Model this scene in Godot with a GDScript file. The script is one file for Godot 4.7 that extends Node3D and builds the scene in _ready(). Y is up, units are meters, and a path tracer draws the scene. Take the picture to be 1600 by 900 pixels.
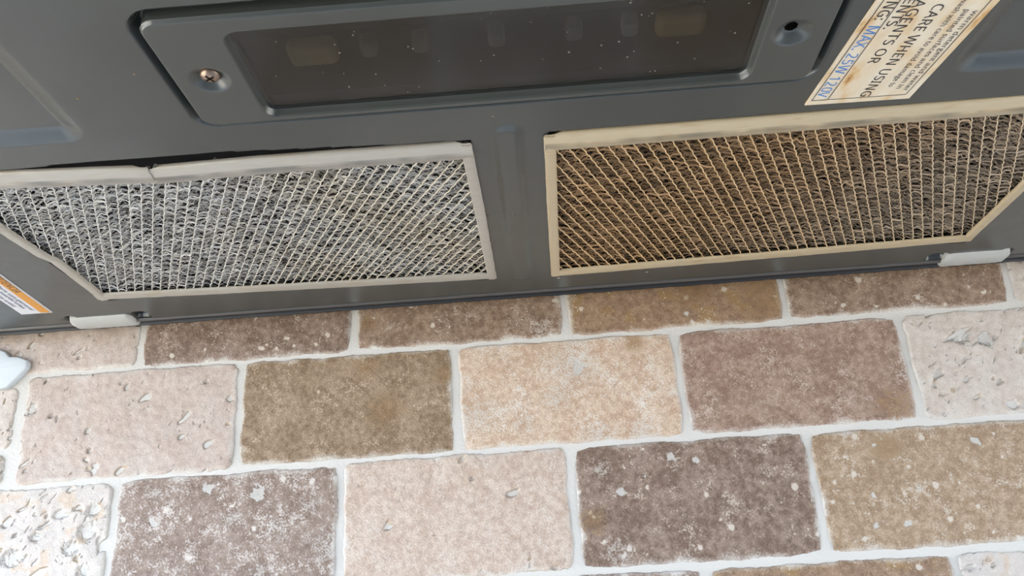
extends Node3D
# Underside of a painted steel range hood with two mesh filters, above a tumbled stone tile wall.
# x runs along the wall, z out of the wall, y up; Y0 lifts everything so that the kitchen floor lies at 0.

const Y0 := 1.36
const H := 1.5578          # height of the hood's underside (Y0 + 0.1978)
const SKY_ENERGY := 4.0
const EXPOSURE := 1.15

var noise_px := {}
const NS := 1024

# ------------------------------------------------------------------ mesh builder
class MB:
	var v := PackedVector3Array()
	var n := PackedVector3Array()
	var u := PackedVector2Array()
	var c := PackedColorArray()
	var i := PackedInt32Array()
	var tint := Color(1, 1, 1)

	func tri_idx(a: int, b: int, d: int) -> void:
		# order the corners clockwise as seen from the side that the normals point to
		var g := (v[b] - v[a]).cross(v[d] - v[a])
		var m := n[a] + n[b] + n[d]
		if g.dot(m) > 0.0:
			i.append_array([a, d, b])
		else:
			i.append_array([a, b, d])

	func add(p: Vector3, nn: Vector3, uv := Vector2.ZERO) -> int:
		v.append(p)
		n.append(nn)
		u.append(uv)
		c.append(tint)
		return v.size() - 1

	# a grid of points with smooth normals; out is a direction the normals must agree with,
	# or null for "away from the middle"
	func sheet(P: PackedVector3Array, rows: int, cols: int, out = null, uvs := PackedVector2Array(), closed := false) -> void:
		var nn := PackedVector3Array()
		nn.resize(P.size())
		var last := cols if closed else cols - 1
		for r in rows - 1:
			for k in last:
				var a := r * cols + k
				var b := r * cols + (k + 1) % cols
				var d := a + cols
				var e := b + cols
				var f := (P[e] - P[a]).cross(P[d] - P[b])
				nn[a] += f
				nn[b] += f
				nn[d] += f
				nn[e] += f
		var mid := Vector3.ZERO
		for p in P:
			mid += p
		mid /= P.size()
		var s := 0.0
		for k in P.size():
			s += nn[k].dot(out if out != null else (P[k] - mid))
		var sg := 1.0 if s >= 0.0 else -1.0
		var base := v.size()
		for k in P.size():
			add(P[k], (nn[k] * sg).normalized(), uvs[k] if uvs.size() else Vector2.ZERO)
		for r in rows - 1:
			for k in last:
				var a := base + r * cols + k
				var b := base + r * cols + (k + 1) % cols
				tri_idx(a, b, b + cols)
				tri_idx(a, b + cols, a + cols)

	func quad(a: Vector3, b: Vector3, d: Vector3, e: Vector3, out: Vector3) -> void:
		var nn := (b - a).cross(d - a).normalized()
		if nn.dot(out) < 0.0:
			nn = -nn
		var s := v.size()
		add(a, nn, Vector2(0, 0))
		add(b, nn, Vector2(1, 0))
		add(d, nn, Vector2(1, 1))
		add(e, nn, Vector2(0, 1))
		tri_idx(s, s + 1, s + 2)
		tri_idx(s, s + 2, s + 3)

	func box(lo: Vector3, hi: Vector3) -> void:
		var p := func(x, y, z): return Vector3(hi.x if x else lo.x, hi.y if y else lo.y, hi.z if z else lo.z)
		quad(p.call(0, 0, 0), p.call(1, 0, 0), p.call(1, 1, 0), p.call(0, 1, 0), Vector3(0, 0, -1))
		quad(p.call(0, 0, 1), p.call(1, 0, 1), p.call(1, 1, 1), p.call(0, 1, 1), Vector3(0, 0, 1))
		quad(p.call(0, 0, 0), p.call(1, 0, 0), p.call(1, 0, 1), p.call(0, 0, 1), Vector3(0, -1, 0))
		quad(p.call(0, 1, 0), p.call(1, 1, 0), p.call(1, 1, 1), p.call(0, 1, 1), Vector3(0, 1, 0))
		quad(p.call(0, 0, 0), p.call(0, 1, 0), p.call(0, 1, 1), p.call(0, 0, 1), Vector3(-1, 0, 0))
		quad(p.call(1, 0, 0), p.call(1, 1, 0), p.call(1, 1, 1), p.call(1, 0, 1), Vector3(1, 0, 0))

	# a box with rounded edges
	func rbox(at: Vector3, half: Vector3, r: float, steps := 3) -> void:
		var la := []
		for k in steps + 1:
			la.append([-PI / 2 + PI / 2 * k / steps, -1.0])
		for k in steps + 1:
			la.append([PI / 2 * k / steps, 1.0])
		var lo := []
		for q in 4:
			for k in steps + 1:
				lo.append(PI / 2 * (q + float(k) / steps))
		var cols := lo.size()
		var base := v.size()
		for e in la:
			for k in cols:
				var q := k / (steps + 1)
				var d := Vector3(cos(e[0]) * cos(lo[k]), sin(e[0]), cos(e[0]) * sin(lo[k]))
				var s := Vector3(1.0 if q == 0 or q == 3 else -1.0, e[1], 1.0 if q < 2 else -1.0)
				add(at + s * (half - Vector3(r, r, r)) + d * r, d)
		for rr in la.size() - 1:
			for k in cols:
				var a := base + rr * cols + k
				var b := base + rr * cols + (k + 1) % cols
				tri_idx(a, b, b + cols)
				tri_idx(a, b + cols, a + cols)
		for sgn in [-1.0, 1.0]:
			var s := v.size()
			for q in 4:
				var sx := 1.0 if q == 0 or q == 3 else -1.0
				var sz := 1.0 if q < 2 else -1.0
				add(at + Vector3(sx * (half.x - r), sgn * half.y, sz * (half.z - r)), Vector3(0, sgn, 0))
			tri_idx(s, s + 1, s + 2)
			tri_idx(s, s + 2, s + 3)

	# sweep of a closed round section along a path
	func tube(path: PackedVector3Array, r: float, sides := 6) -> void:
		var P := PackedVector3Array()
		for k in path.size():
			var t := (path[mini(k + 1, path.size() - 1)] - path[maxi(k - 1, 0)]).normalized()
			var a := t.cross(Vector3.UP)
			if a.length() < 0.1:
				a = t.cross(Vector3.RIGHT)
			a = a.normalized()
			var b := t.cross(a)
			for j in sides:
				var w := TAU * j / sides
				P.append(path[k] + (a * cos(w) + b * sin(w)) * r)
		var base := v.size()
		for k in path.size():
			for j in sides:
				add(P[k * sides + j], (P[k * sides + j] - path[k]).normalized())
		for k in path.size() - 1:
			for j in sides:
				var a := base + k * sides + j
				var b := base + k * sides + (j + 1) % sides
				tri_idx(a, b, b + sides)
				tri_idx(a, b + sides, a + sides)

	# lathe round the y axis: profile of (radius, y)
	func lathe(at: Vector3, prof: PackedVector2Array, sides := 24, out = null) -> void:
		var P := PackedVector3Array()
		for p in prof:
			for j in sides:
				var w := TAU * j / sides
				P.append(at + Vector3(p.x * cos(w), p.y, p.x * sin(w)))
		sheet(P, prof.size(), sides, out, PackedVector2Array(), true)

	func mesh(m: Material) -> ArrayMesh:
		var a := []
		a.resize(Mesh.ARRAY_MAX)
		a[Mesh.ARRAY_VERTEX] = v
		a[Mesh.ARRAY_NORMAL] = n
		a[Mesh.ARRAY_TEX_UV] = u
		a[Mesh.ARRAY_COLOR] = c
		a[Mesh.ARRAY_INDEX] = i
		var am := ArrayMesh.new()
		am.add_surface_from_arrays(Mesh.PRIMITIVE_TRIANGLES, a)
		if m:
			am.surface_set_material(0, m)
		return am

# ------------------------------------------------------------------ scene helpers
func part(called: String, mesh: Mesh, parent: Node, at := Vector3.ZERO) -> MeshInstance3D:
	var o := MeshInstance3D.new()
	o.name = called
	o.mesh = mesh
	o.position = at
	parent.add_child(o, true)
	return o

func thing(called: String, label: String, category: String, at: Vector3) -> Node3D:
	var o := Node3D.new()
	o.name = called
	o.position = at
	add_child(o, true)
	o.set_meta("label", label)
	o.set_meta("category", category)
	return o

func structure(called: String, mesh: Mesh, at := Vector3.ZERO, label := "", category := "") -> MeshInstance3D:
	var o := part(called, mesh, self, at)
	o.set_meta("kind", "structure")
	if label:
		o.set_meta("label", label)
		o.set_meta("category", category)
	return o

func mat(col: Color, rough := 0.5, metal := 0.0) -> StandardMaterial3D:
	var m := StandardMaterial3D.new()
	m.albedo_color = col
	m.roughness = rough
	m.metallic = metal
	return m

func ss(a: float, b: float, x: float) -> float:
	var t := clampf((x - a) / (b - a), 0.0, 1.0)
	return t * t * (3.0 - 2.0 * t)

# a straight ramp with short rounded folds at both ends
func soft(a: float, b: float, x: float) -> float:
	var t := clampf((x - a) / (b - a), 0.0, 1.0)
	return lerpf(t, t * t * (3.0 - 2.0 * t), 0.35)

func sdr(x: float, z: float, cx: float, cz: float, hx: float, hz: float, r: float) -> float:
	var qx := absf(x - cx) - hx + r
	var qz := absf(z - cz) - hz + r
	return Vector2(maxf(qx, 0), maxf(qz, 0)).length() + minf(maxf(qx, qz), 0.0) - r

func make_noise(key: String, kind: int, freq: float, octaves: int, sd: int, cell := -1) -> void:
	var f := FastNoiseLite.new()
	f.noise_type = kind
	f.frequency = freq
	f.seed = sd
	f.fractal_type = FastNoiseLite.FRACTAL_FBM if octaves > 1 else FastNoiseLite.FRACTAL_NONE
	f.fractal_octaves = octaves
	if cell >= 0:
		f.cellular_return_type = cell
		f.cellular_distance_function = FastNoiseLite.DISTANCE_EUCLIDEAN
	var im := f.get_image(NS, NS, false, false, true)
	im.convert(Image.FORMAT_L8)
	noise_px[key] = im.get_data()

# ------------------------------------------------------------------ tiles
const TW := 640
const TH := 320

# depth of the holes in a travertine face, 0 to 1, at a texture pixel
func pit_at(x: int, y: int, o: Vector2i, pits: float) -> Vector2:
	var sx := (x + (y >> 1) + o.x) & 1023
	var big: float = noise_px.pit[((y + o.y) & 1023) * 1024 + sx] / 255.0
	var small: float = noise_px.pit2[(((y * 3) >> 2) + o.y) % 1024 * 1024 + sx] / 255.0
	var crowd: float = noise_px.low[((y + o.x) & 1023) * 1024 + ((x + o.y) & 1023)] / 255.0
	var a := clampf((big - (0.86 - 0.17 * pits)) * 14.0, 0.0, 1.0)
	var c := clampf((small - (1.02 - 0.17 * pits - 0.24 * crowd)) * 12.0, 0.0, 1.0)
	return Vector2(a, c)

# sp: base, second tone, speck colour, round specks, bloom, holes, stains, seed
func tile_maps(sp: Dictionary) -> Array:
	var low: PackedByteArray = noise_px.low
	var mid: PackedByteArray = noise_px.mid
	var fine: PackedByteArray = noise_px.fine
	var cells: PackedByteArray = noise_px.cells
	var cellv: PackedByteArray = noise_px.cellv
	var rng := RandomNumberGenerator.new()
	rng.seed = sp.seed
	var ox := rng.randi() % NS
	var oy := rng.randi() % NS
	var ox2 := rng.randi() % NS
	var oy2 := rng.randi() % NS
	var o := Vector2i(ox2, oy2)
	var A := PackedByteArray()
	A.resize(TW * TH * 3)
	var Hh := PackedByteArray()
	Hh.resize(TW * TH)
	var b: Color = sp.base
	var b2: Color = sp.tone
	var sc: Color = sp.speck
	var st: Color = sp.get("stain", b)
	var stain_amt: float = sp.get("stains", 0.0)
	var specks: float = sp.specks
	var blot: float = sp.blotches
	var pits: float = sp.pits
	var grain: float = sp.get("grain", 1.0)
	var k := 0
	for y in TH:
		for x in TW:
			var i1 := ((y + oy) & 1023) * 1024 + ((x + ox) & 1023)
			var i2 := ((y + oy2) & 1023) * 1024 + ((x + ox2) & 1023)
			var l := low[i1] / 255.0
			var l2 := low[i2] / 255.0
			var m := mid[i1] / 255.0
			var f := fine[i1] / 255.0
			var f2 := fine[i2] / 255.0
			var t := clampf((l * 0.6 + m * 0.4 - 0.34) * 3.0, 0.0, 1.0)
			var gr := ((f - 0.5) * 0.13 + (m - 0.5) * 0.10) * grain
			var r := lerpf(b.r, b2.r, t) + gr
			var g := lerpf(b.g, b2.g, t) + gr
			var bl := lerpf(b.b, b2.b, t) + gr
			if stain_amt > 0.0:
				var s := clampf((l2 - 0.60) * 9.0, 0.0, 1.0) * stain_amt
				r = lerpf(r, st.r, s)
				g = lerpf(g, st.g, s)
				bl = lerpf(bl, st.b, s)
			# pale mineral bloom in ragged patches and fine flecks
			var w := clampf((f2 * 0.62 + mid[i2] / 255.0 * 0.45 + l2 * 0.45 - (1.02 - 0.24 * blot)) * 4.5, 0.0, 0.75)
			w = maxf(w, clampf((f * 0.8 + m * 0.3 - (0.85 - 0.10 * blot)) * 9.0, 0.0, 0.62))
			# round filled holes, some cells only
			var cv := cellv[i2] / 255.0
			if cv < specks * 0.30 * ss(0.35, 0.65, l2):
				var lim := 0.10 + cv / maxf(specks * 0.3, 0.01) * 0.20 + (m - 0.5) * 0.25
				w = maxf(w, clampf((lim - cells[i2] / 255.0) * 11.0, 0.0, 0.95))
			r = lerpf(r, sc.r, w)
			g = lerpf(g, sc.g, w)
			bl = lerpf(bl, sc.b, w)
			# grout smeared here and there over the edges
			var ed := minf(minf(x, TW - 1 - x), minf(y, TH - 1 - y))
			if ed < 22.0:
				var e := clampf((1.0 - ed / 22.0) * 1.1 - 0.35 + (l2 - 0.5) * 1.1 + (f - 0.5) * 0.5, 0.0, 1.0) * 0.85
				r = lerpf(r, 0.78, e)
				g = lerpf(g, 0.76, e)
				bl = lerpf(bl, 0.73, e)
			var h := 0.60 + (f - 0.5) * 0.20 * grain + (m - 0.5) * 0.16 * grain + w * 0.05
			if pits > 0.0:
				var pv := pit_at(x, y, o, pits)
				var q := maxf(pv.x, pv.y * 0.7)
				h -= q * 0.5
				r = lerpf(r, 0.73, q * 0.55)
				g = lerpf(g, 0.71, q * 0.55)
				bl = lerpf(bl, 0.685, q * 0.55)
				var rim := (1.0 - absf(pv.x * 2.0 - 1.0)) * 0.10 * ss(0.5, 0.7, l)
				r -= rim * 0.3
				g -= rim * 0.8
				bl -= rim * 1.4
			A[k * 3] = int(clampf(r, 0.0, 1.0) * 255.0)
			A[k * 3 + 1] = int(clampf(g, 0.0, 1.0) * 255.0)
			A[k * 3 + 2] = int(clampf(bl, 0.0, 1.0) * 255.0)
			Hh[k] = int(clampf(h, 0.0, 1.0) * 255.0)
			k += 1
	# marks of this one stone: filled holes, bloom patches, rusty stains (u, v, size in texture pixels)
	for mk in sp.get("marks", []):
		var R: float = mk[2]
		var cx: float = mk[0] * TW
		var cy: float = mk[1] * TH
		for y in range(maxi(0, int(cy - R * 1.6)), mini(TH, int(cy + R * 1.6))):
			for x in range(maxi(0, int(cx - R * 1.6)), mini(TW, int(cx + R * 1.6))):
				var ii := ((y + oy) & 1023) * 1024 + ((x + ox) & 1023)
				var d := Vector2(x - cx, (y - cy) * 1.15).length() / R
				var nz := mid[ii] / 255.0 - 0.5 + (fine[ii] / 255.0 - 0.5) * 0.4
				var to := Vector3(0.73, 0.71, 0.68)
				var a := 0.0
				var hd := 0.0
				if mk[3] == "hole":
					a = clampf((1.0 - d + nz * 1.6) * 5.0, 0.0, 1.0)
					hd = a * 0.35
					a *= 0.9
				elif mk[3] == "bloom":
					a = clampf((1.0 - d) * 0.9 + (fine[ii] / 255.0 - 0.5) * 1.8 + nz * 2.2, 0.0, 1.0) * 0.55 * clampf((1.5 - d) * 2.0, 0.0, 1.0)
					hd = -a * 0.2 * (fine[ii] / 255.0)
				else:
					to = Vector3(0.50, 0.385, 0.25)
					a = clampf((1.0 - d + nz * 1.3) * 2.0, 0.0, 1.0) * 0.45
				var p := (y * TW + x) * 3
				A[p] = int(lerpf(A[p], to.x * 255.0, a))
				A[p + 1] = int(lerpf(A[p + 1], to.y * 255.0, a))
				A[p + 2] = int(lerpf(A[p + 2], to.z * 255.0, a))
				Hh[y * TW + x] = int(clampf(Hh[y * TW + x] - hd * 255.0, 0.0, 255.0))
	var ia := Image.create_from_data(TW, TH, false, Image.FORMAT_RGB8, A)
	var ih := Image.create_from_data(TW, TH, false, Image.FORMAT_L8, Hh)
	return [ImageTexture.create_from_image(ia), ImageTexture.create_from_image(ih), o]

func tile_material(maps: Array, relief: float) -> StandardMaterial3D:
	var m := mat(Color.WHITE, 0.62)
	m.albedo_texture = maps[0]
	m.heightmap_enabled = true
	m.heightmap_texture = maps[1]
	m.heightmap_scale = relief
	m.metallic_specular = 0.4
	return m

# one tumbled tile: a wobbly rounded slab whose origin is the middle of its face
func tile_mesh(w: float, h: float, sp: Dictionary, maps: Array, m: Material) -> ArrayMesh:
	var nx := 150 if sp.pits > 0.0 else 56
	var ny := 76 if sp.pits > 0.0 else 30
	var f := FastNoiseLite.new()
	f.seed = sp.seed
	f.frequency = 1.0
	f.noise_type = FastNoiseLite.TYPE_SIMPLEX_SMOOTH
	f.fractal_type = FastNoiseLite.FRACTAL_NONE
	var P := PackedVector3Array()
	var U := PackedVector2Array()
	var R := 0.0055
	var amp: float = sp.get("wobble", 1.0)
	for j in ny:
		for i in nx:
			# lines gather towards the edges
			var a := float(i) / (nx - 1)
			var b := float(j) / (ny - 1)
			var x := (a - 0.5) * w
			var y := (b - 0.5) * h
			if i < 4 or i > nx - 5:
				var e := mini(i, nx - 1 - i)
				var d: float = [0.0, 0.0004, 0.0011, 0.0022][e]
				x = (-w / 2 + d) if i < 4 else (w / 2 - d)
			if j < 4 or j > ny - 5:
				var e := mini(j, ny - 1 - j)
				var d: float = [0.0, 0.0004, 0.0011, 0.0022][e]
				y = (-h / 2 + d) if j < 4 else (h / 2 - d)
			var cx := w / 2 - R
			var cy := h / 2 - R
			var depth := minf(w / 2 - absf(x), h / 2 - absf(y))
			if absf(x) > cx and absf(y) > cy:
				var q := Vector2(absf(x) - cx, absf(y) - cy)
				depth = maxf(0.0, R - q.length())
				if q.length() > R:
					q = q.normalized() * R
				x = signf(x) * (cx + q.x)
				y = signf(y) * (cy + q.y)
			var uv := Vector2(x / w + 0.5, 0.5 - y / h)
			# ragged outline
			var near := clampf(1.0 - depth / 0.010, 0.0, 1.0)
			var wx := f.get_noise_2d(x * 32.0 + 31.0, y * 32.0) + 0.55 * f.get_noise_2d(x * 190.0, y * 190.0 + 7.0)
			var wy := f.get_noise_2d(x * 32.0, y * 32.0 + 57.0) + 0.55 * f.get_noise_2d(x * 190.0 + 5.0, y * 190.0)
			x += wx * 0.0009 * near * amp
			y += wy * 0.0009 * near * amp
			var rr := 0.0022
			var z := 0.0
			if depth < rr:
				z = -rr * (1.0 - sqrt(maxf(0.0, 1.0 - pow(1.0 - depth / rr, 2.0))))
			z += f.get_noise_2d(x * 28.0, y * 28.0) * 0.0006 + f.get_noise_2d(x * 140.0, y * 140.0) * 0.00022
			if sp.pits > 0.0:
				var pv := pit_at(clampi(int(uv.x * TW), 0, TW - 1), clampi(int(uv.y * TH), 0, TH - 1), maps[2], sp.pits)
				z -= maxf(pv.x * 0.0015, pv.y * 0.0007)
				for mk in sp.get("marks", []):
					if mk[3] == "hole":
						var q := Vector2(uv.x * TW - mk[0] * TW, (uv.y * TH - mk[1] * TH) * 1.15)
						var edge: float = q.length() / mk[2] + f.get_noise_2d(uv.x * 60.0, uv.y * 30.0) * 0.35
						z -= clampf((1.05 - edge) * 5.0, 0.0, 1.0) * 0.0013
			P.append(Vector3(x, y, z))
			U.append(uv)
	var b := MB.new()
	b.sheet(P, ny, nx, Vector3(0, 0, 1), U)
	# sides back into the wall
	var ring := PackedVector3Array()
	for i in nx:
		ring.append(P[i])
	for j in range(1, ny):
		ring.append(P[j * nx + nx - 1])
	for i in range(nx - 2, -1, -1):
		ring.append(P[(ny - 1) * nx + i])
	for j in range(ny - 2, 0, -1):
		ring.append(P[j * nx])
	var S := PackedVector3Array()
	S.append_array(ring)
	for p in ring:
		S.append(Vector3(p.x, p.y, -0.008))
	b.sheet(S, 2, ring.size(), null, PackedVector2Array(), true)
	return b.mesh(m)

# ------------------------------------------------------------------ hood sheet metal
const PLATE := [-0.0062, 0.2915, 0.1330, 0.0345, 0.007]      # cx cz hx hz r

func notch(x: float, z: float) -> float:
	var d := 0.0
	for c in [[-0.2725, 0.030, 0.0045, 0.006], [0.2765, 0.030, 0.006, 0.005], [0.3225, 0.031, 0.003, 0.004], [-0.3205, 0.033, 0.003, 0.004]]:
		d = maxf(d, 1.0 - ss(-0.001, 0.0015, sdr(x, z, c[0], c[1], c[2], c[3], 0.003)))
	return d

func hood_y(x: float, z: float, f: FastNoiseLite) -> float:
	var y := 0.0
	# two stamped recesses near the sides
	for s in [-1.0, 1.0]:
		var d := sdr(x, z, s * 0.2775 - 0.002, 0.3385, 0.0855, 0.0895, 0.012)
		y += 0.0034 * (1.0 - soft(-0.0095, 0.0, d))
	# sunken seat of the lamp cover
	y += 0.0062 * (1.0 - soft(0.0008, 0.0048, sdr(x, z, PLATE[0], PLATE[1], PLATE[2], PLATE[3], PLATE[4])))
	# raised rib between the filters
	y -= 0.0016 * (1.0 - ss(-0.0055, 0.0, sdr(x, z, -0.0065, 0.140, 0.0085, 0.097, 0.0085)))
	y += 0.004 * notch(x, z)
	y += f.get_noise_2d(x * 14.0, z * 14.0) * 0.00025 + f.get_noise_2d(x * 60.0, z * 60.0) * 0.00004
	return y

func lines(lo: float, hi: float, coarse: float, spots: Array, fine: float) -> Array:
	var s := {}
	var t := lo
	while t < hi:
		s[snappedf(t, 0.00001)] = true
		t += coarse
	s[hi] = true
	for p in spots:
		t = p[0]
		while t <= p[1] + 0.000001:
			s[snappedf(t, 0.00001)] = true
			t += fine
		s[p[1]] = true
	var a := s.keys()
	a.sort()
	var out := [a[0]]
	for q in a:
		if q - out[-1] > 0.00005:
			out.append(q)
	return out

func height_sheet(xs: Array, zs: Array, y_of: Callable, skip: Callable) -> MB:
	var b := MB.new()
	var e := 0.0004
	for z in zs:
		for x in xs:
			var y: float = y_of.call(x, z)
			var dx: float = (y_of.call(x + e, z) - y_of.call(x - e, z)) / (2 * e)
			var dz: float = (y_of.call(x, z + e) - y_of.call(x, z - e)) / (2 * e)
			b.add(Vector3(x, y, z), Vector3(dx, -1, dz).normalized(), Vector2(x, z) * 4.0)
	var nx := xs.size()
	for j in zs.size() - 1:
		for i in nx - 1:
			if skip.call((xs[i] + xs[i + 1]) / 2, (zs[j] + zs[j + 1]) / 2):
				continue
			var a := j * nx + i
			b.tri_idx(a, a + 1, a + nx + 1)
			b.tri_idx(a, a + nx + 1, a + nx)
	return b

func paint(col: Color, rough: float) -> StandardMaterial3D:
	var m := mat(col, rough)
	m.metallic_specular = 0.6
	return m

# ------------------------------------------------------------------ lettering
# at is where the line ends, at the foot of its letters; length is how long the whole line runs
func lettering(parent: Node, text: String, size: float, at: Vector3, along: Vector3, up: Vector3, m: Material, length: float) -> void:
	var t := TextMesh.new()
	t.text = text
	var f := SystemFont.new()
	f.font_names = PackedStringArray(["Droid Sans"])
	t.font = f
	t.font_size = 32
	t.pixel_size = size / 23.0
	t.depth = 0.00006
	t.horizontal_alignment = HORIZONTAL_ALIGNMENT_CENTER
	t.vertical_alignment = VERTICAL_ALIGNMENT_CENTER
	t.material = m
	var box := t.get_aabb()
	var k := length / maxf(box.size.x, 0.0001)
	along = along.normalized()
	up = up.normalized()
	var o := part("lettering", t, parent)
	o.basis = Basis(along * k, up, along.cross(up).normalized())
	o.position = at - along * (box.position.x + box.size.x) * k - up * box.position.y

# ------------------------------------------------------------------ grease filters
func ribbon(b: MB, pts: Array, side: Vector3, width: float) -> void:
	# a flat strip of foil with a little thickness, bent through the points
	var base := b.v.size()
	var d := (pts[-1] - pts[0]) as Vector3
	var nn := d.cross(side).normalized()
	if nn.y > 0.0:
		nn = -nn
	for p in pts:
		b.add(p - side * width * 0.5, (nn - side * 0.6).normalized())
		b.add(p + nn * width * 0.22, nn)
		b.add(p + side * width * 0.5, (nn + side * 0.6).normalized())
	for k in pts.size() - 1:
		var a := base + k * 3
		for j in 2:
			b.tri_idx(a + j, a + j + 1, a + j + 4)
			b.tri_idx(a + j, a + j + 4, a + j + 3)

func filter_mesh_layer(lo: Vector2, hi: Vector2, dims: Dictionary, rng: RandomNumberGenerator, m: Material, tone: Callable) -> ArrayMesh:
	var b := MB.new()
	var pitch: float = dims.pitch
	var step: float = dims.step
	var z_from: float = lo.y
	var sl: Callable = dims.slope
	var n0 := int((lo.x - hi.x) / pitch) - 16
	for k in range(n0, 18):
		var x_top: float = hi.x + k * pitch + dims.shift
		var s0: float = sl.call(x_top)
		var s1: float = sl.call(x_top + pitch)
		var z: float = hi.y
		while z > z_from:
			z -= step
			var xa := x_top - (hi.y - z) * s0
			var za: float = z + rng.randf_range(-1, 1) * step * dims.jitter
			var zb: float = z - step * dims.lead + rng.randf_range(-1, 1) * step * dims.jitter
			var xb: float = x_top + pitch - (hi.y - zb) * s1
			if xa < lo.x - pitch * 0.5 or xb > hi.x + pitch * 0.5 or minf(za, zb) < dims.low.call(xa) or maxf(za, zb) > hi.y:
				continue
			xa = clampf(xa, lo.x, hi.x)
			xb = clampf(xb, lo.x, hi.x)
			var dip: float = dims.dip * rng.randf_range(0.4, 1.5)
			var y: float = dims.y
			var p0 := Vector3(xa, y + rng.randf_range(0, 0.0004), za)
			var p3 := Vector3(xb, y + rng.randf_range(0, 0.0004), zb)
			var m1 := p0.lerp(p3, 0.3) + Vector3(0, dip, rng.randf_range(-1, 1) * step * 0.35)
			var m2 := p0.lerp(p3, 0.7) + Vector3(0, dip * rng.randf_range(0.5, 1.1), rng.randf_range(-1, 1) * step * 0.35)
			b.tint = tone.call((xa + xb) / 2, (za + zb) / 2)
			ribbon(b, [p0, m1, m2, p3], Vector3(rng.randf_range(-0.3, 0.3), rng.randf_range(-0.7, 0.7), 1.0).normalized(), dims.width * rng.randf_range(0.7, 1.3))
	return b.mesh(m)

# a rail: a section (points across: outward offset, height) swept along a polyline; inward is the way to the filter's middle
func rail(path: Array, section: Array, inward: Vector3, m: Material, sd: int) -> ArrayMesh:
	var b := MB.new()
	var f := FastNoiseLite.new()
	f.seed = sd
	f.frequency = 1.0
	var fine := []
	for k in path.size() - 1:
		var n := maxi(2, int((path[k + 1] - path[k]).length() / 0.004))
		for j in n:
			fine.append(path[k].lerp(path[k + 1], float(j) / n))
	fine.append(path[-1])
	var P := PackedVector3Array()
	var U := PackedVector2Array()
	var L := 0.0
	var whole := 0.0
	for k in range(1, fine.size()):
		whole += (fine[k] - fine[k - 1]).length()
	for k in fine.size():
		if k:
			L += (fine[k] - fine[k - 1]).length()
		for j in section.size():
			var s: Vector2 = section[j]
			var wob := f.get_noise_2d(L * 60.0, j * 3.0) * 0.00025
			# the ends lie under the panel, outside the opening
			var hy := minf(s.y, -0.0006) if minf(L, whole - L) < 0.0055 else s.y
			P.append(fine[k] + inward * (s.x + wob) + Vector3(0, hy + wob * 0.5, 0))
			U.append(Vector2(L * 8.0, float(j) / section.size()))
	b.sheet(P, fine.size(), section.size(), Vector3(0, -1, 0) - inward * 0.3, U)
	if section.size() > 8:
		# a grey scuff where the coating has worn off along the fold, and bare metal beyond it
		for k in fine.size():
			var wear := clampf(0.55 + f.get_noise_2d(k * 0.09, 40.0) * 1.4 + f.get_noise_2d(k * 0.35, 80.0) * 0.6, 0.0, 1.0)
			for j in range(5, section.size()):
				b.c[k * section.size() + j] = Color(1, 1, 1).lerp(Color(0.50, 0.53, 0.57), wear) if j < 9 else Color(0.88, 0.90, 0.93)
	# ends
	for e in [0, fine.size() - 1]:
		var dirv: Vector3 = (fine[0] - fine[1]) if e == 0 else (fine[-1] - fine[-2])
		var base := b.v.size()
		for j in section.size():
			b.add(P[e * section.size() + j], dirv.normalized())
		for j in range(1, section.size() - 1):
			b.tri_idx(base, base + j, base + j + 1)
	return b.mesh(m)

func rail_material(col: Color, dirt: Color, sd: int) -> StandardMaterial3D:
	var m := mat(Color.WHITE, 0.36, 0.15)
	m.vertex_color_use_as_albedo = true
	var f := FastNoiseLite.new()
	f.seed = sd
	f.frequency = 0.02
	f.fractal_octaves = 5
	var t := NoiseTexture2D.new()
	t.width = 512
	t.height = 256
	t.seamless = true
	t.noise = f
	var g := Gradient.new()
	g.offsets = PackedFloat32Array([0.0, 0.30, 0.60, 0.82, 1.0])
	g.colors = PackedColorArray([col.darkened(0.05), col, col.lightened(0.03), col.lerp(dirt, 0.25), col.lerp(dirt, 0.7)])
	t.color_ramp = g
	m.albedo_texture = t
	m.uv1_triplanar = true
	m.uv1_world_triplanar = true
	m.uv1_scale = Vector3(3.0, 12, 34)
	return m

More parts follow.
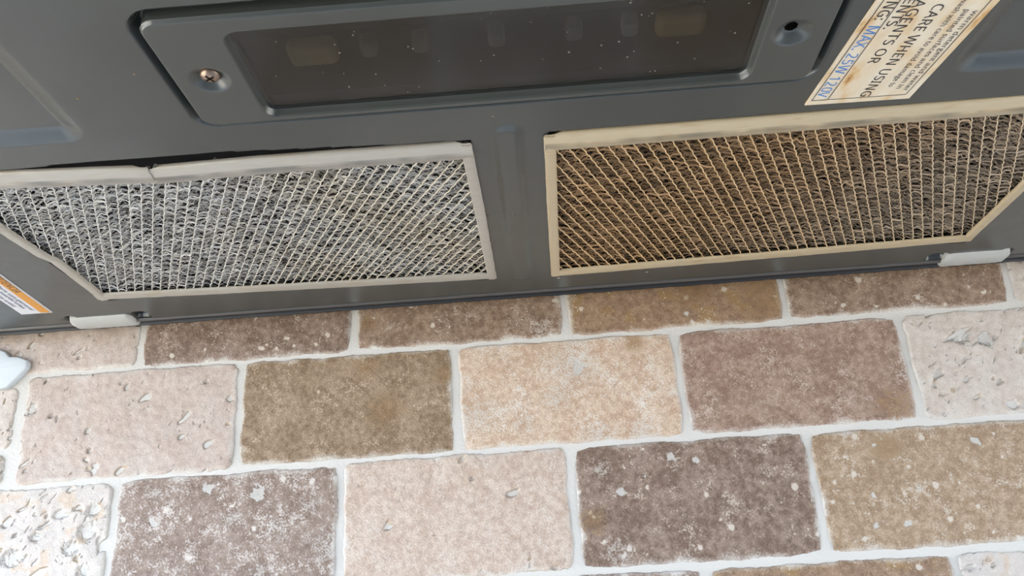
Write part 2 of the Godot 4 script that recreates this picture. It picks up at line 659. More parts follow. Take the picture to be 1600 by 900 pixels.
func make_filter(d: Dictionary) -> void:
	var mid := Vector3((d.x0 + d.x1) / 2, H, (d.z0 + d.z1) / 2)
	var t := thing("grease_filter", d.label, "filter", mid)
	var rm: Material = d.rail_mat
	for r in d.rails:
		var pts := []
		for p in r.path:
			pts.append(Vector3(p[0], H + p[2], p[1]) - mid)
		part("frame_rail", rail(pts, r.section, r.inward, rm, r.seed), t)
	var rng := RandomNumberGenerator.new()
	rng.seed = d.seed
	var wm := StandardMaterial3D.new()
	wm.vertex_color_use_as_albedo = true
	wm.roughness = 0.42
	wm.metallic = 0.2
	var lo := Vector2(d.x0 + 0.0015 - mid.x, d.z0 + 0.001 - mid.z)
	var hi := Vector2(d.x1 - 0.0015 - mid.x, d.z1 - 0.010 - mid.z)
	var sl: Callable = func(x): return d.slope.call(x + mid.x)
	var low: Callable = func(x): return d.low.call(x + mid.x) - mid.z
	# ridge wires of the front layer, each a part
	var k := 0
	var pitch := 0.00635
	var n0 := int((lo.x - hi.x) / pitch) - 14
	for q in range(n0, 16):
		var xt: float = hi.x + q * pitch + 0.002
		var s: float = sl.call(xt)
		var pts := PackedVector3Array()
		var z := hi.y
		var j := 0
		while z > lo.y:
			var x: float = xt - (hi.y - z) * s
			if x > lo.x and x < hi.x and z > low.call(x) + 0.003:
				var ph := (j % 6) * PI / 3 + q * 1.3
				pts.append(Vector3(x + sin(ph) * 0.00024, 0.0008 + cos(ph) * 0.00022 + rng.randf_range(-0.0001, 0.0001), z))
			z -= 0.00105
			j += 1
		if pts.size() > 4:
			var b := MB.new()
			b.tint = d.wire_tone.call(pts[pts.size() / 2].x + mid.x, pts[pts.size() / 2].z + mid.z)
			b.tube(pts, 0.00033, 5)
			part("ridge_wire", b.mesh(wm), t)
			k += 1
	var tone: Callable = func(x, z): return d.tone.call(x + mid.x, z + mid.z, rng)
	var specs := [
		{"pitch": pitch, "step": 0.0058, "shift": 0.002, "slope": sl, "y": 0.0011, "dip": 0.0010, "width": 0.0010, "jitter": 0.08, "lead": 0.35},
		{"pitch": pitch, "step": 0.0029, "shift": 0.002, "slope": sl, "y": 0.0018, "dip": 0.0018, "width": 0.0007, "jitter": 0.25, "lead": -0.5},
		{"pitch": pitch, "step": 0.0050, "shift": 0.0052, "slope": func(_x): return -0.25, "y": 0.0034, "dip": 0.0012, "width": 0.0010, "jitter": 0.3, "lead": -0.6},
		{"pitch": 0.0052, "step": 0.0044, "shift": 0.001, "slope": sl, "y": 0.0048, "dip": 0.0014, "width": 0.0012, "jitter": 0.4, "lead": 0.9},
		{"pitch": 0.0058, "step": 0.0040, "shift": 0.003, "slope": func(_x): return 0.1, "y": 0.0066, "dip": 0.0012, "width": 0.0014, "jitter": 0.4, "lead": -0.4},
	]
	for s in specs:
		s.low = low
		var o := part("mesh_layer", filter_mesh_layer(lo, hi, s, rng, wm, tone), t)
		o.set_meta("kind", "stuff")

# ------------------------------------------------------------------ build
func _ready() -> void:
	# camera, sky, exposure
	var cam := Camera3D.new()
	cam.name = "camera"
	cam.fov = 37.3965
	cam.near = 0.01
	cam.far = 60.0
	cam.transform = Transform3D(Basis(Vector3(0.99704712, -0.05946081, -0.04859469), Vector3(0.07315591, 0.9278862, 0.36561648), Vector3(0.02335049, -0.36809185, 0.92949618)).orthonormalized(), Vector3(0, Y0 - 0.01783355, 0.57493277))
	add_child(cam)
	cam.current = true
	var env := Environment.new()
	var sky := Sky.new()
	var sm := ProceduralSkyMaterial.new()
	sm.sky_top_color = Color(0.62, 0.72, 0.87)
	sm.sky_horizon_color = Color(0.80, 0.87, 0.95)
	sm.ground_horizon_color = Color(0.76, 0.80, 0.86)
	sm.ground_bottom_color = Color(0.50, 0.49, 0.46)
	sm.sky_energy_multiplier = SKY_ENERGY
	sm.ground_energy_multiplier = SKY_ENERGY
	sky.sky_material = sm
	env.background_mode = Environment.BG_SKY
	env.sky = sky
	env.tonemap_mode = Environment.TONE_MAPPER_LINEAR
	env.tonemap_exposure = EXPOSURE
	env.sdfgi_enabled = true
	env.ssao_enabled = true
	env.ssil_enabled = true
	var we := WorldEnvironment.new()
	we.name = "world"
	we.environment = env
	add_child(we)

	make_noise("low", FastNoiseLite.TYPE_SIMPLEX_SMOOTH, 0.009, 3, 3)
	make_noise("mid", FastNoiseLite.TYPE_SIMPLEX_SMOOTH, 0.035, 4, 5)
	make_noise("fine", FastNoiseLite.TYPE_SIMPLEX_SMOOTH, 0.13, 3, 8)
	make_noise("cells", FastNoiseLite.TYPE_CELLULAR, 0.030, 1, 21, FastNoiseLite.RETURN_DISTANCE)
	make_noise("cellv", FastNoiseLite.TYPE_CELLULAR, 0.030, 1, 21, FastNoiseLite.RETURN_CELL_VALUE)
	make_noise("pit", FastNoiseLite.TYPE_SIMPLEX_SMOOTH, 0.014, 2, 77)
	make_noise("pit2", FastNoiseLite.TYPE_SIMPLEX_SMOOTH, 0.045, 2, 78)

	room()
	wall()
	hood()
	filters()

func room() -> void:
	var wm := mat(Color(0.80, 0.80, 0.80), 0.9)
	var x0 := -0.90
	var x1 := 1.55
	var z1 := 2.3
	var ht := 2.5
	var b := MB.new()
	b.box(Vector3(x0 - 0.2, -0.1, -0.2), Vector3(x1 + 0.2, 0, z1 + 0.2))
	structure("floor", b.mesh(mat(Color(0.36, 0.355, 0.35), 0.6)))
	b = MB.new()
	b.box(Vector3(x0 - 0.2, ht, -0.2), Vector3(x1 + 0.2, ht + 0.1, z1 + 0.2))
	structure("ceiling", b.mesh(wm))
	b = MB.new()
	b.box(Vector3(x0 - 0.2, 0, z1), Vector3(x1 + 0.2, ht, z1 + 0.1))
	structure("wall_front", b.mesh(mat(Color(0.34, 0.34, 0.34), 0.9)))
	var n := 1
	for s in [[x0 - 0.1, x0, "wall_left", 0.06, 1.55, 0.50, 1.66], [x1, x1 + 0.1, "wall_right", 0.06, 1.55, 0.50, 1.66]]:
		b = MB.new()
		b.box(Vector3(s[0], 0, 0), Vector3(s[1], s[5], z1))
		b.box(Vector3(s[0], s[6], 0), Vector3(s[1], ht, z1))
		b.box(Vector3(s[0], s[5], 0), Vector3(s[1], s[6], s[3]))
		b.box(Vector3(s[0], s[5], s[4]), Vector3(s[1], s[6], z1))
		structure(s[2], b.mesh(wm))
		# plain window frame in the opening
		b = MB.new()
		var xm: float = (s[0] + s[1]) / 2
		var fw := 0.04
		b.box(Vector3(xm - 0.025, s[5], s[3]), Vector3(xm + 0.025, s[5] + fw, s[4]))
		b.box(Vector3(xm - 0.025, s[6] - fw, s[3]), Vector3(xm + 0.025, s[6], s[4]))
		b.box(Vector3(xm - 0.025, s[5] + fw, s[3]), Vector3(xm + 0.025, s[6] - fw, s[3] + fw))
		b.box(Vector3(xm - 0.025, s[5] + fw, s[4] - fw), Vector3(xm + 0.025, s[6] - fw, s[4]))
		structure("window_%d" % n, b.mesh(mat(Color(0.85, 0.85, 0.83), 0.5)))
		n += 1

func wall() -> void:
	# the bed of grout behind the tiles
	var gm := mat(Color(0.77, 0.75, 0.72), 0.9)
	var f := FastNoiseLite.new()
	f.seed = 4
	f.frequency = 0.05
	f.fractal_octaves = 4
	var t := NoiseTexture2D.new()
	t.width = 512
	t.height = 512
	t.seamless = true
	t.noise = f
	gm.heightmap_enabled = true
	gm.heightmap_texture = t
	gm.heightmap_scale = 0.02
	gm.uv1_triplanar = true
	gm.uv1_world_triplanar = true
	gm.uv1_scale = Vector3(12, 12, 12)
	var b := MB.new()
	b.box(Vector3(-0.90, -Y0, -0.12), Vector3(1.55, 2.5 - Y0, -0.0013))
	var w := structure("wall_back", b.mesh(gm), Vector3(0, Y0, 0), "kitchen wall of brown and cream tumbled stone tiles with pale grout", "wall")
	var white := Color(0.76, 0.71, 0.65)
	var S := {
		"taupe": {"base": Color(0.455, 0.375, 0.32), "tone": Color(0.535, 0.455, 0.40), "speck": white, "specks": 0.55, "blotches": 0.45, "pits": 0.0},
		"brown": {"base": Color(0.49, 0.40, 0.33), "tone": Color(0.56, 0.47, 0.395), "speck": white, "specks": 0.35, "blotches": 0.45, "pits": 0.0},
		"olive": {"base": Color(0.50, 0.415, 0.325), "tone": Color(0.565, 0.48, 0.39), "speck": Color(0.72, 0.64, 0.55), "specks": 0.1, "blotches": 0.50, "pits": 0.0},
		"ochre": {"base": Color(0.52, 0.42, 0.335), "tone": Color(0.57, 0.465, 0.37), "speck": white, "specks": 0.35, "blotches": 0.30, "pits": 0.0, "stain": Color(0.55, 0.43, 0.28), "stains": 0.7},
		"rose": {"base": Color(0.53, 0.43, 0.37), "tone": Color(0.60, 0.505, 0.44), "speck": Color(0.73, 0.66, 0.60), "specks": 0.12, "blotches": 0.55, "pits": 0.0},
		"mauve": {"base": Color(0.50, 0.425, 0.375), "tone": Color(0.555, 0.485, 0.435), "speck": Color(0.78, 0.74, 0.70), "specks": 0.3, "blotches": 0.85, "pits": 0.0},
		"tan": {"base": Color(0.575, 0.48, 0.385), "tone": Color(0.635, 0.545, 0.45), "speck": white, "specks": 0.45, "blotches": 0.50, "pits": 0.0},
		"peach": {"base": Color(0.715, 0.61, 0.52), "tone": Color(0.745, 0.655, 0.57), "speck": Color(0.82, 0.79, 0.75), "specks": 0.08, "blotches": 0.75, "pits": 0.0, "grain": 1.1},
		"blush": {"base": Color(0.70, 0.615, 0.55), "tone": Color(0.735, 0.665, 0.605), "speck": Color(0.79, 0.75, 0.71), "specks": 0.0, "blotches": 0.4, "pits": 0.08, "grain": 0.9},
		"beige": {"base": Color(0.685, 0.615, 0.565), "tone": Color(0.705, 0.645, 0.60), "speck": Color(0.77, 0.72, 0.67), "specks": 0.0, "blotches": 0.15, "pits": 0.40, "grain": 0.55},
		"cream": {"base": Color(0.725, 0.67, 0.62), "tone": Color(0.75, 0.705, 0.66), "speck": Color(0.81, 0.77, 0.73), "specks": 0.0, "blotches": 0.15, "pits": 0.55, "grain": 0.55},
		"chalk": {"base": Color(0.735, 0.695, 0.66), "tone": Color(0.75, 0.705, 0.665), "speck": Color(0.83, 0.80, 0.76), "specks": 0.0, "blotches": 0.15, "pits": 0.80, "grain": 0.5, "stain": Color(0.72, 0.58, 0.44), "stains": 0.35},
	}
	# kind, x from, x to, y from, y to (all in metres from the seam), seed
	var T := [
		["beige", -0.4400, -0.2880, 0.1722, 0.2420, 1], ["taupe", -0.2822, -0.1332, 0.1712, 0.2420, 2], ["brown", -0.1268, 0.0190, 0.1716, 0.2420, 3],
		["ochre", 0.0250, 0.1752, 0.1715, 0.2420, 4], ["brown", 0.1808, 0.3335, 0.1722, 0.2420, 5], ["cream", 0.3395, 0.4880, 0.1722, 0.2420, 6],
		["cream", -0.4520, -0.3720, 0.1178, 0.1600, 7], ["cream", -0.4520, -0.3745, 0.0935, 0.1132, 8],
		["beige", -0.3640, -0.2135, 0.0932, 0.1672, 9], ["olive", -0.2078, -0.0612, 0.0950, 0.1668, 10], ["peach", -0.0545, 0.0942, 0.0955, 0.1668, 11],
		["rose", 0.1004, 0.2515, 0.0957, 0.1662, 12], ["cream", 0.2578, 0.4080, 0.0945, 0.1670, 13],
		["chalk", -0.4520, -0.2955, 0.0140, 0.0878, 14], ["mauve", -0.2895, -0.1412, 0.0140, 0.0892, 15], ["blush", -0.1350, 0.0135, 0.0140, 0.0905, 16],
		["taupe", 0.0205, 0.1730, 0.0140, 0.0900, 17], ["tan", 0.1790, 0.3300, 0.0135, 0.0888, 18], ["brown", 0.3360, 0.4880, 0.0140, 0.0890, 19],
		["brown", -0.2160, -0.0640, -0.0640, 0.0080, 20], ["mauve", -0.0580, 0.0935, -0.0640, 0.0078, 21], ["ochre", 0.1000, 0.2500, -0.0640, 0.0068, 22], ["chalk", 0.2560, 0.4080, -0.0640, 0.0068, 23],
		["olive", -0.3720, -0.2220, -0.0640, 0.0080, 24],
	]
	var marks := {
		4: [[0.93, 0.75, 100, "stain"], [0.59, 0.67, 60, "stain"], [0.55, 0.86, 8, "hole"]],
		3: [[0.05, 0.72, 34, "stain"], [0.90, 0.90, 40, "bloom"]],
		9: [[0.032, 0.31, 20, "hole"], [0.372, 0.888, 11, "hole"]],
		10: [[0.591, 0.13, 42, "stain"], [0.975, 0.26, 40, "stain"], [0.678, 0.563, 60, "stain"]],
		11: [[0.53, 0.25, 75, "bloom"], [0.56, 0.29, 22, "hole"], [0.445, 0.56, 42, "bloom"], [0.289, 0.788, 32, "bloom"], [0.631, 0.98, 50, "bloom"], [0.807, 0.97, 46, "bloom"], [0.826, 0.08, 34, "stain"], [0.07, 0.69, 60, "bloom"]],
		12: [[0.974, 0.56, 16, "bloom"], [0.90, 0.86, 55, "stain"]],
		13: [[0.346, 0.287, 24, "hole"], [0.24, 0.25, 26, "hole"], [0.145, 0.746, 9, "stain"]],
		14: [[0.91, 0.42, 26, "hole"], [0.85, 0.55, 22, "hole"], [0.93, 0.24, 20, "hole"], [0.692, 0.434, 17, "hole"], [0.60, 0.60, 26, "hole"], [0.78, 0.25, 15, "hole"], [0.915, 0.74, 18, "hole"]],
		15: [[0.412, 0.12, 18, "hole"], [0.641, 0.20, 24, "hole"], [0.17, 0.14, 26, "bloom"], [0.173, 0.392, 14, "hole"], [0.744, 0.503, 36, "bloom"], [0.885, 0.30, 30, "bloom"], [0.522, 0.40, 30, "bloom"], [0.97, 0.70, 60, "bloom"], [0.666, 0.87, 34, "bloom"]],
		17: [[0.416, 0.143, 13, "hole"], [0.518, 0.174, 13, "hole"], [0.19, 0.395, 14, "hole"], [0.294, 0.283, 9, "hole"], [0.113, 0.19, 26, "bloom"], [0.06, 0.62, 44, "stain"], [0.15, 0.88, 40, "bloom"]],
		18: [[0.70, 0.16, 15, "hole"], [0.41, 0.52, 12, "bloom"], [0.221, 0.55, 8, "hole"], [0.203, 0.80, 8, "hole"], [0.336, 0.80, 9, "hole"], [0.314, 0.162, 44, "stain"], [0.26, 0.14, 8, "hole"]],
	}
	var made := []
	for r in T:
		var sp: Dictionary = S[r[0]].duplicate()
		sp.seed = 100 + r[5] * 7
		sp.marks = marks.get(r[5], [])
		var maps := tile_maps(sp)
		var wd: float = r[2] - r[1] + 0.0018
		var hg: float = r[4] - r[3] + 0.0024
		var m := tile_material(maps, 0.12 if sp.pits == 0.0 else 0.16)
		var me := tile_mesh(wd, hg, sp, maps, m)
		made.append(me)
		part("tile", me, w, Vector3((r[1] + r[2]) / 2, (r[3] + r[4]) / 2, 0.0))
	# the courses go on past the frame, from the same stock of tiles
	var rng := RandomNumberGenerator.new()
	rng.seed = 9
	var stock := [9, 10, 11, 12, 14, 15, 16, 17, 19]
	# middle height, left end and right end of what each course has so far
	for c in [[0.2085, -0.4400, 0.4880], [0.1310, -0.4520, 0.4080], [0.0518, -0.4520, 0.4880], [-0.0285, -0.3720, 0.4080], [-0.1068, -0.0600, -0.0660], [-0.1850, 0.0200, 0.0140]]:
		for dirn in [-1.0, 1.0]:
			var x: float = c[1] if dirn < 0.0 else c[2]
			while absf(x + dirn * 0.08) < 0.80:
				part("tile", made[stock[rng.randi() % stock.size()]], w, Vector3(x + dirn * 0.0815, c[0], 0))
				x += dirn * 0.1565

	# chipped lump of white plaster left of the hood
	b = MB.new()
	var out := [[-0.412, 0.194], [-0.400, 0.1925], [-0.390, 0.1905], [-0.3838, 0.1883], [-0.3815, 0.1855], [-0.3795, 0.1838], [-0.3736, 0.1836], [-0.3695, 0.1818], [-0.3660, 0.1802], [-0.3652, 0.1772], [-0.3655, 0.1743], [-0.3708, 0.1690], [-0.3750, 0.1645], [-0.3785, 0.1612], [-0.3848, 0.1601], [-0.396, 0.1590], [-0.412, 0.1580]]
	var cen := Vector3(-0.392, 0.175, 0)
	var P := PackedVector3Array()
	var rings := [[1.0, -0.002], [1.0, 0.0020], [0.985, 0.0030], [0.94, 0.0036], [0.6, 0.0040], [0.0, 0.0038]]
	for q in rings:
		for p in out:
			var e := Vector3(p[0], p[1], 0) - cen
			P.append(e * q[0] + Vector3(0, 0, q[1] + sin(p[0] * 900.0 + p[1] * 700.0) * 0.0002))
	b.sheet(P, rings.size(), out.size(), Vector3(0, 0, 1), PackedVector2Array(), true)
	var ch := part("plaster_patch", b.mesh(mat(Color(0.76, 0.775, 0.785), 0.7)), self, cen + Vector3(0, Y0, 0))
	ch.set_meta("label", "white chipped plaster patch with a broken edge, below the hood's left end")
	ch.set_meta("category", "plaster")

func hood() -> void:
	var pm := paint(Color(0.237, 0.25, 0.243), 0.27)
	var dark := mat(Color(0.05, 0.055, 0.06), 0.6)
	var h := thing("range_hood", "dark grey painted steel range hood above the tile wall, seen from below", "range hood", Vector3(0, H, 0.0025))
	var off := Vector3(0, 0, -0.0025)
	var fn := FastNoiseLite.new()
	fn.seed = 41
	fn.frequency = 1.0
	var open := [[-0.2838, -0.0238, 0.0520, 0.2318], [0.0130, 0.2858, 0.0485, 0.2272]]
	var slots := [[-0.0362, -0.0238, 0.0490, 0.0520], [-0.2838, -0.2740, 0.0610, 0.0650], [0.0138, 0.0235, 0.0455, 0.0485], [0.2740, 0.2858, 0.0520, 0.0550]]
	var holes := open + slots
	var xsp := [[-0.212, -0.186], [0.182, 0.208], [-0.150, -0.130], [0.118, 0.138], [-0.016, 0.004], [-0.325, -0.265], [0.268, 0.328]]
	var zsp := [[0.240, 0.268], [0.318, 0.338], [0.040, 0.068], [0.2245, 0.2325], [0.2325, 0.242], [0.022, 0.042]]
	for o in holes:
		xsp.append([o[0], o[0] + 0.0001])
		xsp.append([o[1], o[1] + 0.0001])
		zsp.append([o[2], o[2] + 0.0001])
		zsp.append([o[3], o[3] + 0.0001])
	var xs := lines(-0.400, 0.400, 0.005, xsp, 0.0009)
	var zs := lines(0.024, 0.495, 0.005, zsp, 0.0009)
	var ba := height_sheet(xs, zs, func(x, z): return hood_y(x, z, fn), func(x, z):
		for o in holes:
			var far: float = o[3]
			if o == open[0]:
				far = lerpf(0.2258, 0.2318, ss(-0.03, -0.16, x)) - 0.0012 * ss(-0.20, -0.25, x)
			var near: float = o[2]
			if o == open[0]:
				near = lerpf(0.0532, 0.0665, clampf((-0.0238 - x) / 0.26, 0.0, 1.0))
			elif o == open[1]:
				near = lerpf(0.0495, 0.0570, clampf((x - 0.0130) / 0.2728, 0.0, 1.0))
			if x > o[0] and x < o[1] and z > near and z < far:
				return true
		return sdr(x, z, PLATE[0], PLATE[1], PLATE[2] - 0.006, PLATE[3] - 0.006, 0.004) < 0.0)
	# returned edges of the openings
	for o in holes:
		var a := Vector3(o[0], 0, o[2])
		var c := Vector3(o[1], 0, o[3])
		var up := Vector3(0, 0.012, 0)
		ba.quad(a, Vector3(c.x, 0, a.z), Vector3(c.x, 0, a.z) + up, a + up, Vector3(0, 0, 1))
		ba.quad(Vector3(a.x, 0, c.z), c, c + up, Vector3(a.x, 0, c.z) + up, Vector3(0, 0, -1))
		ba.quad(a, Vector3(a.x, 0, c.z), Vector3(a.x, 0, c.z) + up, a + up, Vector3(1, 0, 0))
		ba.quad(Vector3(c.x, 0, a.z), c, c + up, Vector3(c.x, 0, a.z) + up, Vector3(-1, 0, 0))
	part("underside_panel", ba.mesh(pm), h, off)
	# outer shell
	var b := MB.new()
	b.box(Vector3(-0.400, 0.128, 0.003), Vector3(0.400, 0.130, 0.497))
	b.box(Vector3(-0.4015, -0.002, 0.003), Vector3(-0.400, 0.130, 0.497))
	b.box(Vector3(0.400, -0.002, 0.003), Vector3(0.4015, 0.130, 0.497))
	b.box(Vector3(-0.4015, -0.002, 0.495), Vector3(0.4015, 0.130, 0.4975))
	b.box(Vector3(-0.400, 0.009, 0.0026), Vector3(0.400, 0.130, 0.0040))
	part("shell", b.mesh(pm), h, off)
	b = MB.new()
	b.box(Vector3(-0.30, 0.030, 0.030), Vector3(0.30, 0.032, 0.235))
	part("blower_plate", b.mesh(dark), h, off)
	# rear flange: a rolled bead, then a dark return up to the wall
	b = MB.new()
	var prof := [Vector2(0.0245, 0.0), Vector2(0.0242, 0.0009), Vector2(0.0236, 0.0004), Vector2(0.0226, -0.0010), Vector2(0.0214, -0.0012), Vector2(0.0206, -0.0004), Vector2(0.0203, 0.0010)]
	var P := PackedVector3Array()
	for k in 80:
		var x := lerpf(-0.400, 0.400, k / 79.0)
		var bend := 0.0045 * ss(0.10, 0.30, absf(x)) 
		for q in prof:
			P.append(Vector3(x, q.y + fn.get_noise_2d(x * 30.0, 3.0) * 0.0002, q.x + bend * 0.0 + fn.get_noise_2d(x * 22.0, 9.0) * 0.0005))
	b.sheet(P, 80, prof.size(), Vector3(0, -1, 0))
	part("rolled_bead", b.mesh(paint(Color(0.30, 0.285, 0.27), 0.38)), h, off)
	b = MB.new()
	P = PackedVector3Array()
	var prof2 := [Vector2(0.0205, 0.0005), Vector2(0.0195, 0.0022), Vector2(0.010, 0.0045), Vector2(0.0044, 0.0058), Vector2(0.0038, 0.0029), Vector2(0.0026, 0.0028), Vector2(0.0024, 0.0090)]
	for k in 160:
		var x := lerpf(-0.400, 0.400, k / 159.0)
		for j in prof2.size():
			var q: Vector2 = prof2[j]
			var e := fn.get_noise_2d(x * 55.0, 20.0) * 0.0007 if j == 4 or j == 5 else 0.0
			P.append(Vector3(x, q.y + e, q.x))
	b.sheet(P, 160, prof2.size(), Vector3(0, -1, 0))
	var rf := part("rear_flange", b.mesh(paint(Color(0.10, 0.105, 0.115), 0.55)), h, off)
	rf.set_meta("label", "dark rear flange along the wall")
	# two pale mounting clips over the bead
	for c in [[-0.3010, 0.0218], [0.3040, 0.0218]]:
		b = MB.new()
		P = PackedVector3Array()
		var n := 24
		for k in n:
			var a := float(k) / (n - 1)
			var tap := 1.0 - pow(absf(a * 2 - 1), 24.0) * 0.4
			var x: float = c[0] + (a - 0.5) * 0.044
			var sk: float = 0.0
			for q in [Vector2(0.0110, 0.004), Vector2(0.0116, 0.0010), Vector2(0.0100, -0.0016), Vector2(0.004, -0.0030), Vector2(-0.004, -0.0028), Vector2(-0.0085, -0.0014), Vector2(-0.0100, 0.0012), Vector2(-0.0100, 0.004)]:
				var fl := fn.get_noise_2d(x * 200.0, q.x * 300.0) * 0.0004
				P.append(Vector3(x + q.x * 0.25 * signf(-c[0]) * 0.0 + sk, (q.y * tap) + fl, c[1] + 0.0015 + q.x * tap + fl))
		b.sheet(P, n, 8, Vector3(0, -1, 0))
		for e in [0, n - 1]:
			var s := b.v.size()
			for j in 8:
				b.add(P[e * 8 + j], Vector3(-1 if e == 0 else 1, 0, 0))
			for j in range(1, 7):
				b.tri_idx(s, s + j, s + j + 1)
		var cl := part("mounting_clip", b.mesh(mat(Color(0.68, 0.68, 0.665), 0.55)), h, off)
		cl.set_meta("label", "pale grey clip over the rear bead")

	# lamp cover: a plate with a sunken window, a screw and an empty screw hole
	var win := [-0.0050, 0.2888, 0.1050, 0.0285, 0.006]
	var plate_y := func(x, z):
		var y := -0.0024
		y += 0.0034 * (1.0 - soft(-0.0006, 0.0004, sdr(x, z, win[0], win[1], win[2], win[3], win[4])))
		y += 0.0016 * pow(ss(-0.0010, 0.0002, sdr(x, z, PLATE[0], PLATE[1], PLATE[2], PLATE[3], PLATE[4])), 2.0)
		for c in [[-0.1245, 0.2900], [0.1115, 0.2905]]:
			var r := Vector2(x - c[0], z - c[1]).length()
			y += 0.0033 * (1.0 - ss(0.0025, 0.0088, r))
		return y
	var hole := Vector2(0.1115, 0.2905)
	b = height_sheet(lines(-0.1395, 0.1271, 0.004, [[-0.1395, -0.106], [0.096, 0.1271]], 0.00045), lines(0.2567, 0.3263, 0.0014, [[0.2567, 0.264], [0.2815, 0.299], [0.313, 0.3263]], 0.00045), plate_y, func(x, z):
		return sdr(x, z, PLATE[0], PLATE[1], PLATE[2], PLATE[3], PLATE[4]) > 0.0003 or sdr(x, z, win[0], win[1], win[2] - 0.003, win[3] - 0.003, 0.004) < 0.0 or Vector2(x - hole.x, z - hole.y).length() < 0.0027)
	# turned-up rim of the plate
	var ring := PackedVector3Array()
	for q in 4:
		for k in 7:
			var w := PI / 2 * (q + k / 6.0)
			var sx := 1.0 if q == 0 or q == 3 else -1.0
			var sz := 1.0 if q < 2 else -1.0
			ring.append(Vector3(PLATE[0] + sx * (PLATE[2] - PLATE[4]) + cos(w) * PLATE[4], 0, PLATE[1] + sz * (PLATE[3] - PLATE[4]) + sin(w) * PLATE[4]))
	P = PackedVector3Array()
	for yy in [-0.0009, 0.0064]:
		for p in ring:
			P.append(p + Vector3(0, yy, 0))
	b.sheet(P, 2, ring.size(), null, PackedVector2Array(), true)
	var lc := part("lamp_cover", b.mesh(paint(Color(0.246, 0.256, 0.244), 0.28)), h, off)
	lc.set_meta("label", "flat steel lamp cover with one screw")
	# window of dull smoky plastic
	b = MB.new()
	b.box(Vector3(-0.1085, 0.0008, 0.2615), Vector3(0.0985, 0.0022, 0.3162))
	var gm := mat(Color(0.13, 0.128, 0.108, 0.52), 0.16)
	gm.transparency = BaseMaterial3D.TRANSPARENCY_ALPHA
	part("lamp_window", b.mesh(gm), lc)
	# dust and dried droplets on the window
	b = MB.new()
	var dr := RandomNumberGenerator.new()
	dr.seed = 5
	for q in 46:
		var p := Vector3(dr.randf_range(-0.105, 0.095), 0.0009, dr.randf_range(0.264, 0.314))
		var r := dr.randf_range(0.0002, 0.00055)
		b.lathe(p, PackedVector2Array([Vector2(r, 0.0), Vector2(r * 0.7, -r * 0.4), Vector2(0.0, -r * 0.6)]), 7, Vector3(0, -1, 0))
	var du := part("dust_specks", b.mesh(mat(Color(0.46, 0.46, 0.43), 0.7)), lc)
	du.set_meta("kind", "stuff")
	# screw
	b = MB.new()
	b.lathe(Vector3.ZERO, PackedVector2Array([Vector2(0.0042, 0.0012), Vector2(0.0043, 0.0), Vector2(0.0036, -0.0012), Vector2(0.0020, -0.0019), Vector2(0.0012, -0.0020), Vector2(0.0, -0.0020)]), 24, Vector3(0, -1, 0))
	b.tint = Color(0.03, 0.02, 0.015)
	for a in [0.5, 0.5 + PI / 2]:
		var d := Vector3(cos(a), 0, sin(a))
		var s := Vector3(-sin(a), 0, cos(a))
		b.quad(d * 0.0024 + s * 0.00045 + Vector3(0, -0.00212, 0), d * 0.0024 - s * 0.00045 + Vector3(0, -0.00212, 0), -d * 0.0024 - s * 0.00045 + Vector3(0, -0.00212, 0), -d * 0.0024 + s * 0.00045 + Vector3(0, -0.00212, 0), Vector3(0, -1, 0))
	var scm := mat(Color(0.62, 0.53, 0.46), 0.35, 0.8)
	scm.vertex_color_use_as_albedo = true
	var sc := part("screw", b.mesh(scm), lc, Vector3(-0.1245, 0.0002, 0.2900))
	sc.set_meta("label", "dull cross-head screw")
	# dark lamp housing above the cover, with its two sockets and the bulbs' studs
	b = MB.new()
	b.quad(Vector3(-0.130, 0.040, 0.262), Vector3(0.118, 0.040, 0.262), Vector3(0.118, 0.040, 0.321), Vector3(-0.130, 0.040, 0.321), Vector3(0, -1, 0))
	b.quad(Vector3(-0.130, 0.008, 0.262), Vector3(0.118, 0.008, 0.262), Vector3(0.118, 0.040, 0.262), Vector3(-0.130, 0.040, 0.262), Vector3(0, 0, 1))
	b.quad(Vector3(-0.130, 0.008, 0.321), Vector3(0.118, 0.008, 0.321), Vector3(0.118, 0.040, 0.321), Vector3(-0.130, 0.040, 0.321), Vector3(0, 0, -1))
	b.quad(Vector3(-0.130, 0.008, 0.262), Vector3(-0.130, 0.008, 0.321), Vector3(-0.130, 0.040, 0.321), Vector3(-0.130, 0.040, 0.262), Vector3(1, 0, 0))
	b.quad(Vector3(0.118, 0.008, 0.262), Vector3(0.118, 0.008, 0.321), Vector3(0.118, 0.040, 0.321), Vector3(0.118, 0.040, 0.262), Vector3(-1, 0, 0))
	part("lamp_housing", b.mesh(mat(Color(0.17, 0.17, 0.15), 0.6)), h, off)
	for x in [-0.0835, 0.0690]:
		b = MB.new()
		b.rbox(Vector3.ZERO, Vector3(0.0105, 0.004, 0.0065), 0.0035)
		part("lamp_socket", b.mesh(mat(Color(0.80, 0.72, 0.52), 0.5)), h, Vector3(x, 0.011, 0.286) + off)
	for x in [-0.060, -0.0385, -0.0070, 0.0250, 0.0480]:
		b = MB.new()
		b.rbox(Vector3.ZERO, Vector3(0.0035, 0.004, 0.004), 0.002)
		part("lamp_pin", b.mesh(mat(Color(0.62, 0.62, 0.58), 0.5)), h, Vector3(x, 0.011, 0.287) + off)

	stickers(h, off)

